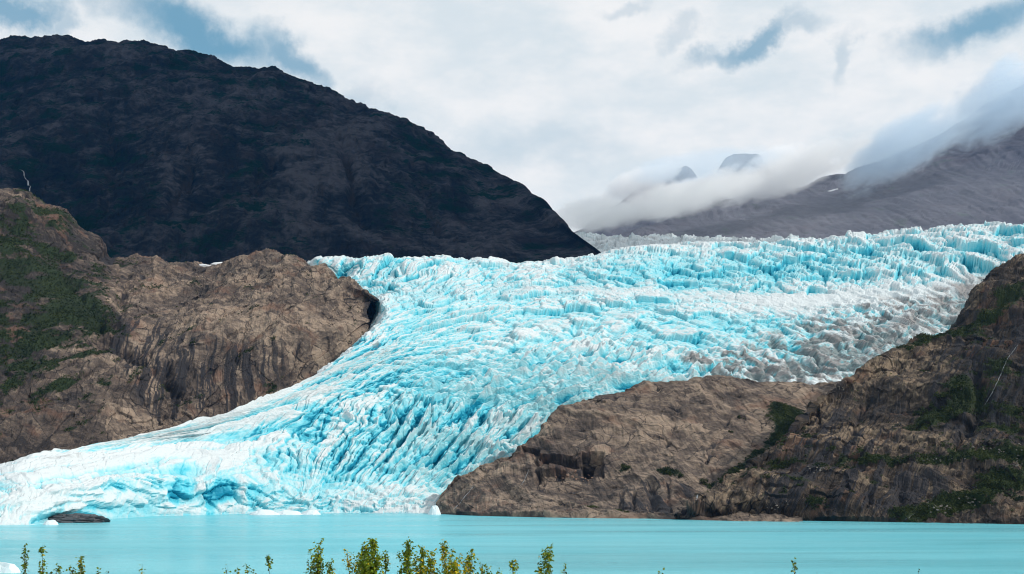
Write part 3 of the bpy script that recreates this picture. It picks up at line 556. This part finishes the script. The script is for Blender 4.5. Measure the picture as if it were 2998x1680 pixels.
# ------------------------------------------------------------------ finding the built surface, and small things set on it
import random, bmesh
SURF = [('g',GW),('l',RLW),('m',RMW),('r',RRW),('d',RDW),('e',REW)]
PROJ = {k: (CX+F*Wd[...,0]/Wd[...,1], HY-F*(Wd[...,2]-CZ)/Wd[...,1], Wd.reshape(-1,3)) for k, Wd in SURF}
def hit(px, py, on=None, r=7):
    best = None
    for k, (X, Y, P3) in PROJ.items():
        if on and k not in on: continue
        i = np.flatnonzero((np.abs(X.ravel()-px) < r) & (np.abs(Y.ravel()-py) < r))
        if len(i) == 0: continue
        P = P3[i]; near = P[:,1].min(); j = i[P[:,1] < near+25]
        q = j[np.argmin((X.ravel()[j]-px)**2+(Y.ravel()[j]-py)**2)]
        if best is None or P3[q][1] < best[1]: best = P3[q]
    return None if best is None else best.copy()
def plain(name, col, rough=.8, var=.25, scale=.5):
    m, T, p = material(name); co = T.new('ShaderNodeTexCoord').outputs['Object']
    n = T.noise(co, scale, 5, .65); T.put(p.inputs['Base Color'], T.mix(n, tuple(c*(1-var) for c in col), tuple(min(1, c*(1+var)) for c in col)))
    p.inputs['Roughness'].default_value = rough; bump(T, p, n, .5, .3)
    return m

# foliage shared by the scrub on the rock
def leaf_material(name, a, b):
    m, T, p = material(name); f = T.attr('shade')
    c = T.mix(f, a, b); T.put(p.inputs['Base Color'], c); p.inputs['Roughness'].default_value = .7; p.inputs['Specular IOR Level'].default_value = .25
    tr = T.new('ShaderNodeBsdfTranslucent'); T.put(tr.inputs[0], c); mx = T.new('ShaderNodeMixShader'); mx.inputs[0].default_value = .3
    T.l.new(p.outputs[0], mx.inputs[1]); T.l.new(tr.outputs[0], mx.inputs[2])
    T.l.new(mx.outputs[0], [n for n in T.n if n.type == 'OUTPUT_MATERIAL'][0].inputs[0])
    return m
SCRUB = leaf_material('alder_scrub_leaves', (.014,.027,.008), (.072,.090,.020))
def facets(C, size, rng, flat=.6):
    """one loose leaf-clump facet (two triangles) at each centre"""
    n = len(C); a = rng.normal(size=(n,3)); b = rng.normal(size=(n,3)); a[:,2] *= flat; b[:,2] *= flat
    a /= np.linalg.norm(a, axis=1)[:,None]; b -= (a*b).sum(1)[:,None]*a; b /= np.linalg.norm(b, axis=1)[:,None]
    sz = (size*rng.uniform(.6,1.3,n))[:,None]
    V = np.stack([C-a*sz, C-b*sz*.7, C+a*sz, C+b*sz*.7], 1).reshape(-1,3)
    i = np.arange(n)*4; return V, np.stack([i, i+1, i+2, i+3], 1)
def scrub(name, key, Wd, veg, thr, count, size, label, seed):
    rng = np.random.default_rng(seed); n = normals(Wd); P = Wd.reshape(-1,3); nn = n.reshape(-1,3)
    noise = fbm(P[:,0]/14, (P[:,1]+P[:,2])/14, seed, 4, .6)
    ok = np.flatnonzero((veg.ravel()+.9*noise > thr) & (nn[:,2] > .05))
    ok = rng.choice(ok, min(count, len(ok)), replace=False); Vs, Fs, Sh = [], [], []; base = 0
    k = 7; C = P[ok][:,None,:]+nn[ok][:,None,:]*.3+rng.normal(size=(len(ok),k,3))*np.array([.8,.8,.5])*size+np.array([0,0,.7*size])
    tone = np.repeat(np.clip(.35+.9*fbm(P[ok,0]/20, P[ok,2]/20, seed+1, 3)+rng.normal(0,.15,len(ok)), 0, 1), k)
    V, Fc = facets(C.reshape(-1,3), size*.75, rng)
    o = mesh_object(name, V, Fc, SCRUB, {'shade':np.repeat(tone, 4)}); tag(o, label, 'scrub', kind='stuff')
scrub('alder_scrub', 'l', RLW, RLV, .50, 5200, 1.25, 'dark green scrub in swathes on the left brown ridge', 801)
scrub('ledge_scrub', 'm', RMW, RMV, .55, 2600, .85, 'green scrub on the ledges of the rounded rock hump', 802)
scrub('cliff_scrub', 'r', RRW, RRV, .55, 6500, .85, 'green and olive scrub on the ledges of the right cliff', 803)
BARK = plain('grey_bark', (.10,.08,.065), .9)
def bush(px, py, r, label, seed, on='rm'):
    p = hit(px, py+4, on)
    if p is None: return
    rng = np.random.default_rng(seed); e = link(bpy.data.objects.new('bush', None)); e.location = p-np.array([0,0,.4]); tag(e, label, 'bush', 'bushes on the rock ledges')
    lob = rng.normal(size=(7,3))*np.array([.55,.45,.30])*r+np.array([0,0,.62*r]); n = 240
    d = rng.normal(size=(n,3)); d /= np.linalg.norm(d, axis=1)[:,None]
    li = rng.integers(0, 7, n); C = lob[li]+d*(rng.uniform(.5,1,n)**.5)[:,None]*r*.42; C[:,2] = np.maximum(C[:,2], .1)
    V, Fc = facets(C, r*.12+.22, rng); mesh_object('foliage', V, Fc, SCRUB, {'shade':np.repeat(np.clip(rng.normal(.4,.2,7)[li]+rng.normal(0,.12,n), 0, 1), 4)}, parent=e)
    V, Fc = [], []
    for q in lob[:4]:
        b = len(V); a = np.array([q[0]*.15, q[1]*.15, 0]); w = .05*r
        for c, k in ((a, w), (q, w*.3)): V += [c+[k,0,0], c+[-k*.5,k*.8,0], c+[-k*.5,-k*.8,0]]
        Fc += [(b,b+1,b+4,b+3),(b+1,b+2,b+5,b+4),(b+2,b,b+3,b+5)]
    mesh_object('stem', V, Fc, BARK, parent=e)
for i, a in enumerate([(2815,1135,9,'large round green bush high in the gully of the right cliff'),(2760,1165,6,'green bush just below and left of the largest cliff bush'),(2795,1220,6.5,'broad bush under the largest bush on the right cliff'),
    (2695,1212,6,'bush left of the stream gully on the right cliff'),(2730,1190,4,'smaller bush between two bushes on the upper right cliff'),(2435,1314,3.6,'small lone bush on the bare orange rock of the right cliff'),
    (2530,1347,5,'bush at the left end of the green terrace across the right cliff'),(2640,1352,5.5,'bush in the middle of the green terrace across the right cliff'),(2700,1350,4.5,'bush on the terrace below the stream on the right cliff'),
    (2275,1352,4.5,'low bush at the crest where the cliff meets the gully'),(2150,1385,5,'bush in the green gully between hump and cliff, upper of two'),(2065,1415,5.5,'bush in the green gully near the lake, lower of two'),
    (2165,1222,3,'small bush on the pale slab of the rock hump'),(2138,1262,2.6,'tiny bush below the pale slab of the rock hump'),(1960,1388,5,'dark bush on the long ledge of the rock hump'),(1995,1395,4,'dark bush at the right end of the hump ledge'),
    (1830,1368,4.5,'bush beside the cave ledge of the rock hump'),(2108,1412,3.6,'small bush on the rocks beside the little waterfall'),(2245,1395,4,'bush on top of the low nose of the right cliff'),(2995,1205,6,'bush at the right edge of the picture on the cliff')]):
    bush(*a, seed=830+i)

# boulders
def hull(rng, n, size, sq=(1,1,.75)):
    bm = bmesh.new(); d = rng.normal(size=(n,3)); d /= np.linalg.norm(d, axis=1)[:,None]; d *= rng.uniform(.75,1.05,n)[:,None]*size/2*np.array(sq)
    for v in d: bm.verts.new(v)
    bmesh.ops.convex_hull(bm, input=bm.verts)
    for v in [v for v in bm.verts if not v.link_faces]: bm.verts.remove(v)
    me = bpy.data.meshes.new('boulder'); bm.to_mesh(me); bm.free(); return me
rng = np.random.default_rng(77)
PALE = plain('pale_boulder_stone', (.21,.185,.16), .85, .35, .8); REDST = plain('rusty_boulder_stone', (.27,.16,.11), .85, .4, .6); ICECH = plain('iceberg_ice', (.74,.82,.84), .45, .08, .4)
shapes = [hull(rng, 14, 1.0) for _ in range(8)]
for me in shapes: me.materials.append(PALE)
rshapes = [me.copy() for me in shapes]
for me in rshapes: me.materials.clear(); me.materials.append(REDST)
for cx, cy, rx, ry, n, sz, shp, on, label, group in [
    (2755,1492,55,12,26,2.5,shapes,'r','pale boulder in the rockfall low on the right cliff above the lake','rockfall low on the right cliff'),
    (2830,1470,50,12,14,2.5,shapes,'r','pale boulder on the green slope right of the low rockfall','boulders right of the low rockfall'),
    (2405,1376,28,8,12,2.0,shapes,'r','pale boulder on the terrace above the low nose of the cliff','boulders on the left terrace'),
    (2745,1345,50,10,18,2.0,shapes,'r','pale boulder on the terrace below the cliff stream','boulders on the right terrace'),
    (2905,1310,60,14,14,2.2,shapes,'r','pale boulder high on the slope near the right edge','boulders near the right edge'),
    (2965,1345,30,25,10,2.4,shapes,'r','pale boulder in the outcrop at the right edge','boulders at the right edge'),
    (2275,1480,40,12,10,1.8,shapes,'r','pale boulder on the grassy foot of the low cliff nose','boulders at the cliff nose'),
    (2460,1140,35,14,12,2.2,shapes,'mr','pale boulder in the saddle beside the dirty ice','boulders in the saddle'),
    (1690,1396,40,11,22,2.6,rshapes,'m','rusty boulder heaped below the cave of the rock hump','rubble below the hump cave')]:
    for _ in range(n):
        p = hit(cx+rng.normal()*rx*.6, cy+rng.normal()*ry*.6, on)
        if p is None: continue
        o = link(bpy.data.objects.new('boulder', shp[rng.integers(0,8)])); k = sz*rng.uniform(.5,1.35); o.location = p+np.array([0,-.2*k,.22*k]); o.scale = (k*1.2,k,k*.9); o.rotation_euler = tuple(rng.uniform(0,6.28,3)*np.array([.1,.1,1]))
        tag(o, label, 'boulder', group)

# thin streams and the snow patch
FOAM = plain('white_falling_water', (.20,.215,.23), .5, .2, .3)
def stream(pts, width, label, on, seed, step=6):
    q = []
    for (a, b), (c, d2) in zip(pts[:-1], pts[1:]):
        n = max(1, int(math.hypot(c-a, d2-b)/step)); q += [(a+(c-a)*i/n, b+(d2-b)*i/n) for i in range(n)]
    q.append(pts[-1]); rg = random.Random(seed); V, Fc = [], []
    for i, (a, b) in enumerate(q):
        p = hit(a+rg.uniform(-1,1), b, on, 9)
        if p is None: continue
        w = width*rg.uniform(.15,.8); p = p+np.array([0,-width*.6,width*.4]); j = len(V)
        V += [p+[-w,0,0], p+[0,-w*.5,.1], p+[w,0,0]]
        if j: Fc += [(j-3,j-2,j+1,j),(j-2,j-1,j+2,j+1)]
    if V: tag(mesh_object('waterfall', V, Fc, FOAM), label, 'waterfall')
stream([(60,492),(68,505),(74,522),(84,530),(89,545),(87,560),(86,578)], 3.2, 'thin white waterfall on the dark mountain above the left ridge', 'd', 1)
stream([(2978,1010),(2950,1050),(2935,1085),(2905,1150),(2880,1190)], .5, 'long thin stream high on the right cliff', 'r', 2)
stream([(2735,1450),(2712,1475),(2685,1500),(2660,1515),(2640,1528)], .4, 'stream trickling down the right cliff into the lake', 'r', 5)
stream([(2050,1440),(2043,1450),(2038,1465)], 1.0, 'small white waterfall at the foot of the gully beside the cliff nose', 'mr', 6)
stream([(1548,1375),(1540,1398),(1528,1420)], .6, 'trickle of meltwater under the ice edge on the rock hump', 'm', 7)
stream([(1385,1425),(1365,1450),(1345,1475),(1330,1490)], .6, 'trickle of meltwater on the left foot of the rock hump', 'm', 8)
SNOW = plain('old_snow', (.82,.83,.85), .7, .06, .1)
p = hit(2435,546,'e',14)
if p is not None:
    V = [p+np.array([a,-6,b]) for a, b in ((-24,-3),(-10,1),(4,5),(20,8),(22,4),(8,-1),(-6,-4),(-16,-6))]; V += [v+np.array([0,9,0]) for v in V]
    tag(mesh_object('snow_patch', V, [tuple(range(8)),tuple(range(15,7,-1))]+[(i,(i+1)%8,8+(i+1)%8,8+i) for i in range(8)], SNOW), 'small white snow patch on the misty grey mountain', 'snow')

def snow_bank(px, py, dist, w, h, seed, label):
    me = hull(np.random.default_rng(seed), 40, 1.0, (1,.5,1)); me.name = 'snow_bank'; me.materials.append(SNOW)
    o = link(bpy.data.objects.new('snow_bank', me)); o.location = tuple(world(np.float64(px), np.float64(py+6), np.float64(dist))); o.scale = (w, w*.5, h); tag(o, label, 'snow')
snow_bank(592, 778, 2452, 50, 14, 921, 'thin white snow bank in the saddle of the left ridge')
snow_bank(645, 771, 2430, 40, 13, 922, 'snow bank just right of the saddle snow on the left ridge')
snow_bank(690, 763, 2400, 30, 12, 923, 'small white snow bank left of the dome top on the ridge')
snow_bank(762, 752, 2362, 24, 11, 924, 'smallest white snow bank beside the dome top on the ridge')
# ice on the water, and the dark mound in the mouth of the ice cave
def ice_lump(name, px, py, w, h, seed, label, cat, n=26):
    rg = np.random.default_rng(seed); dist = shore_d(py); c = world(np.float64(px), np.float64(py), np.float64(dist)); bm = bmesh.new()
    for _ in range(n):
        a = rg.uniform(0, 6.283); r = rg.uniform(.55,1); z = rg.uniform(0,1)**.8; k = (1-.55*z*rg.uniform(.6,1))
        bm.verts.new((math.cos(a)*r*w/2*k, math.sin(a)*r*w*.4*k, z*h))
    for i in range(10): a = i*.628; bm.verts.new((math.cos(a)*w*.53, math.sin(a)*w*.43, -.6))
    bmesh.ops.convex_hull(bm, input=bm.verts)
    for v in [v for v in bm.verts if not v.link_faces]: bm.verts.remove(v)
    bmesh.ops.subdivide_edges(bm, edges=bm.edges, cuts=2, use_grid_fill=True)
    P = np.array([v.co for v in bm.verts]); d = fbm(P[:,0]/w*5+seed, P[:,2]/h*3+P[:,1]/w*4, seed, 3)
    for v, k in zip(bm.verts, d): v.co.x *= 1+.12*k; v.co.y *= 1+.15*k; v.co.z *= 1+.10*k
    me = bpy.data.meshes.new(name); bm.to_mesh(me); bm.free(); me.materials.append(ICECH)
    o = link(bpy.data.objects.new(name, me)); o.location = (c[0], c[1], 0); tag(o, label, cat); return o
ice_lump('iceberg', 20, 1676, 11.0, 4.4, 901, 'small white iceberg afloat at the lower left edge', 'iceberg')
ice_lump('ice_block', 148, 1536, 13, 4, 902, 'white ice block stranded at the mouth of the ice cave', 'ice block')
ice_lump('ice_block', 1272, 1506, 14, 10, 903, 'white ice block where the glacier front meets the rock hump', 'ice block')
ice_lump('ice_floe', 775, 1507, 34, 6, 904, 'long low white floe against the middle of the ice front', 'ice floe')
ice_lump('ice_floe', 845, 1506.5, 30, 5, 905, 'shorter floe beside the long one at the ice front', 'ice floe')
ice_lump('ice_floe', 910, 1506, 22, 5, 906, 'third and rightmost floe along the ice front', 'ice floe')
GREY = plain('wet_grey_rock', (.075,.078,.085), .7, .6, .35)
def mound(px, py, w, h, seed, label):
    V, Fc = uv_ball(60, 40); x, y, z = V.T; k = 1+.40*fbm(x*2.5+seed, z*3+y*2, seed, 6, .6); c = world(np.float64(px), np.float64(py), np.float64(shore_d(py)))
    V = np.stack([x*k*w/2, y*k*w*.3, z*k*h-.5], -1)
    o = mesh_object('rock_mound', V, Fc, GREY); o.location = (c[0], c[1]+w*.18, 0)
    tag(o, label, 'rock')
mound(200, 1530, 60, 8.0, 911, 'dark grey rock mound in the mouth of the ice cave')
mound(-5, 1537, 22, 5, 912, 'low grey rock at the left end of the ice front')

# ------------------------------------------------------------------ young trees on the near bank
LEAFG = leaf_material('sapling_leaves', (.05,.10,.008), (.27,.38,.028)); LEAFY = leaf_material('yellowing_sapling_leaves', (.36,.34,.015), (.80,.58,.02))
TWIG = plain('brown_twig_bark', (.09,.06,.04), .9, .2, 8)
def sapling(px, top, dist, wide, dens, yellow, seed, label):
    rg = np.random.default_rng(seed); x = (px-CX)/F*dist; zt = CZ-(top+5-HY)/F*dist; g = float(gz(x, dist))-.3; H = zt-g
    e = link(bpy.data.objects.new('sapling', None)); e.location = (x, dist, g); tag(e, label, 'sapling', 'young trees on the near bank')
    lean = rg.normal(0, .05, 2); ph = rg.uniform(0, 6.28)
    def stem(u): return np.array([lean[0]*(u-1)*H+.03*math.sin(u*9+ph), lean[1]*(u-1)*H+.03*math.cos(u*7+ph), u*H])
    V, Fc = [], []; segs = []
    def tube(pts, r0, r1, T):
        V, Fc = T; n = len(pts)
        for i, c in enumerate(pts):
            r = r0+(r1-r0)*i/(n-1); b = len(V); V += [c+[r,0,0], c+[-.5*r,.87*r,0], c+[-.5*r,-.87*r,0]]
            if i: Fc += [(b-3,b-2,b+1,b),(b-2,b-1,b+2,b+1),(b-1,b-3,b,b+2)]
    SV = ([], []); tube([stem(u) for u in np.linspace(0,1,12)], .022, .004, SV)
    L = [(stem(u), 1.0) for u in 1-rg.uniform(0,1,int(36*dens))**1.1*min(.9, 1.1/H)]
    BV = ([], []); nb = int((19 if 850 < px < 1450 else 13)*dens*max(wide, .5))
    for _ in range(nb):
        u0 = 1-rg.uniform(.10,1.35)*min(.7, 1.0/H); u0 = max(u0, .12); dtop = (1-u0)*H; ln = min(.85, .25+.55*dtop)*rg.uniform(.55,1.0); a = rg.uniform(0,6.283); sp = wide*rg.uniform(.25,.55)
        p0 = stem(u0); pts = [p0+np.array([math.cos(a)*sp*ln*t**.8, math.sin(a)*sp*ln*t**.8, ln*t*.95]) for t in np.linspace(0,1,5)]
        tube(pts, .008, .003, BV)
        for t in rg.uniform(.15,1.02,int(22*dens*ln/.6)+3): L.append((p0+np.array([math.cos(a)*sp*ln*t**.8, math.sin(a)*sp*ln*t**.8, ln*t*.95]), 1))
    C = np.array([c for c, _ in L])+rg.normal(size=(len(L),3))*.035; n = len(C)
    dr = rg.normal(size=(n,3)); dr[:,2] = dr[:,2]*.5-.35; dr /= np.linalg.norm(dr, axis=1)[:,None]
    sd_ = rg.normal(size=(n,3)); sd_ -= (sd_*dr).sum(1)[:,None]*dr; sd_ /= np.linalg.norm(sd_, axis=1)[:,None]; up = np.cross(dr, sd_)
    sz = (rg.uniform(.05,.095,n)*dist/40)[:,None]
    LV = np.stack([C, C+dr*sz*.42+sd_*sz*.40+up*sz*.10, C+dr*sz*1.15, C+dr*sz*.42-sd_*sz*.40+up*sz*.10], 1)
    yl = rg.uniform(0,1,n) < yellow
    for flag, mat, nm_ in ((False, LEAFG, 'foliage'), (True, LEAFY, 'yellow_foliage')):
        q = LV[yl == flag]
        if len(q) == 0: continue
        i = np.arange(len(q))*4; fc = np.concatenate([np.stack([i,i+1,i+2],1), np.stack([i,i+2,i+3],1)])
        o = mesh_object(nm_, q.reshape(-1,3), fc, mat, {'shade':np.repeat(np.clip(rg.normal(.62 if 850 < px < 1700 else .42,.28,len(q)),0,1),4)}, parent=e); o['kind'] = 'stuff'
    mesh_object('trunk', SV[0], SV[1], TWIG, parent=e)
    if BV[0]: mesh_object('branches', BV[0], BV[1], TWIG, parent=e)
for i, a in enumerate([
 (75,1590,40,.45,.9,.02,'tall slender dark sapling, leftmost in front of the lake'),(125,1597,40,.4,.85,.02,'slender dark sapling, second from the left'),(170,1650,40,.5,1.1,.03,'short dense dark sapling tip, third from the left'),
 (207,1647,41,.4,1.1,.04,'short dark sapling tip, fourth from the left'),(236,1629,41,.35,1.0,.3,'narrow sapling with yellow lower leaves, fifth from the left'),(293,1668,40,.4,.6,.02,'tiny shoot tip just right of the yellow-leaved narrow sapling'),
 (317,1664,40,.3,.5,.02,'second tiny shoot tip right of the yellow-leaved narrow sapling'),(415,1646,40,.45,.9,.1,'lone short sapling in the gap at the left of the lake'),(664,1658,42,.3,.5,.1,'thin sparse shoot at the left end of the middle group'),
 (695,1660,42,.35,.6,.15,'sparse small shoot beside the thin one left of the middle group'),(718,1647,42,.3,.5,.05,'thin upright shoot with few leaves left of the middle group'),(745,1664,42,.4,.6,.05,'low shoot left of the open pointed sapling'),
 (787,1624,41,.45,.9,.08,'medium sapling with a bent tip left of the open pointed one'),(934,1585,40,1.0,1.05,.10,'open pointed sapling with airy branches at the left of the middle group'),
 (900,1640,40,.6,.8,.15,'low side shoot at the left foot of the open pointed sapling'),(965,1640,40,.7,.9,.15,'low side shoot at the right foot of the open pointed sapling'),
 (1021,1615,39,.5,.75,.65,'sparse sapling with mostly yellow leaves left of the big dense one'),(1048,1613,40,.5,.8,.2,'thin sapling touching the left side of the big dense one'),
 (1092,1584,39,1.0,1.7,.07,'big dense green sapling with a pointed crown'),(1068,1594,39.5,.8,1.4,.08,'dense green sapling forming the left half of the big clump'),(1128,1616,40,.45,.8,.08,'narrow sapling just right of the big dense one'),
 (1175,1664,40,.5,.9,.03,'low dark shoot in the gap between the two dense clumps'),(1196,1584,40,.8,1.25,.05,'tall dark green sapling at the left of the yellow clump'),(1238,1608,39,.7,1.3,.2,'green sapling with some yellow inside the yellow clump'),
 (1262,1625,38.5,.9,1.4,.4,'low bushy sapling in the middle of the yellow clump'),(1298,1588,38.5,.6,1.2,.4,'tall yellow-flecked sapling at the top of the yellow clump'),(1330,1640,38,1.1,1.5,.45,'broad low yellow and green sapling right of the yellow clump'),
 (1348,1634,40,.5,.7,.5,'sparse yellowing shoot in the gap right of the yellow clump'),(1380,1610,39,.6,1.1,.3,'green sapling with a yellow top at the right end of the clump'),(1406,1642,41,.5,.8,.08,'small green sapling right of the yellow-topped one'),
 (1425,1655,41,.5,.8,.08,'small low sapling, last of the middle group'),(1460,1656,42,.3,.35,.02,'single nearly bare twig right of the middle group'),(1500,1636,46,.6,1.0,.05,'small pale green sapling standing alone right of centre'),
 (1610,1590,40,.85,1.35,.05,'lone leafy pointed sapling right of centre'),(1585,1655,40,.6,.9,.1,'low shoot at the left foot of the lone leafy pointed sapling'),(1648,1655,40,.6,.9,.1,'low shoot at the right foot of the lone leafy pointed sapling'),
 (1935,1676,40,.4,.4,.02,'barely showing twig tip right of the lone pointed sapling'),(2258,1674,40,.5,.5,.02,'tiny twig tip, left of three at the right of the lake'),(2328,1648,40,.4,.75,.04,'small dark shoot, middle of three at the right of the lake'),
 (2392,1668,40,.5,.6,.04,'tiny twig tip, right of three at the right of the lake'),(2688,1664,40,.35,.6,.04,'bent dark shoot tip farthest right on the bank')]):
    sapling(*a[:6], 1000+i, a[6])
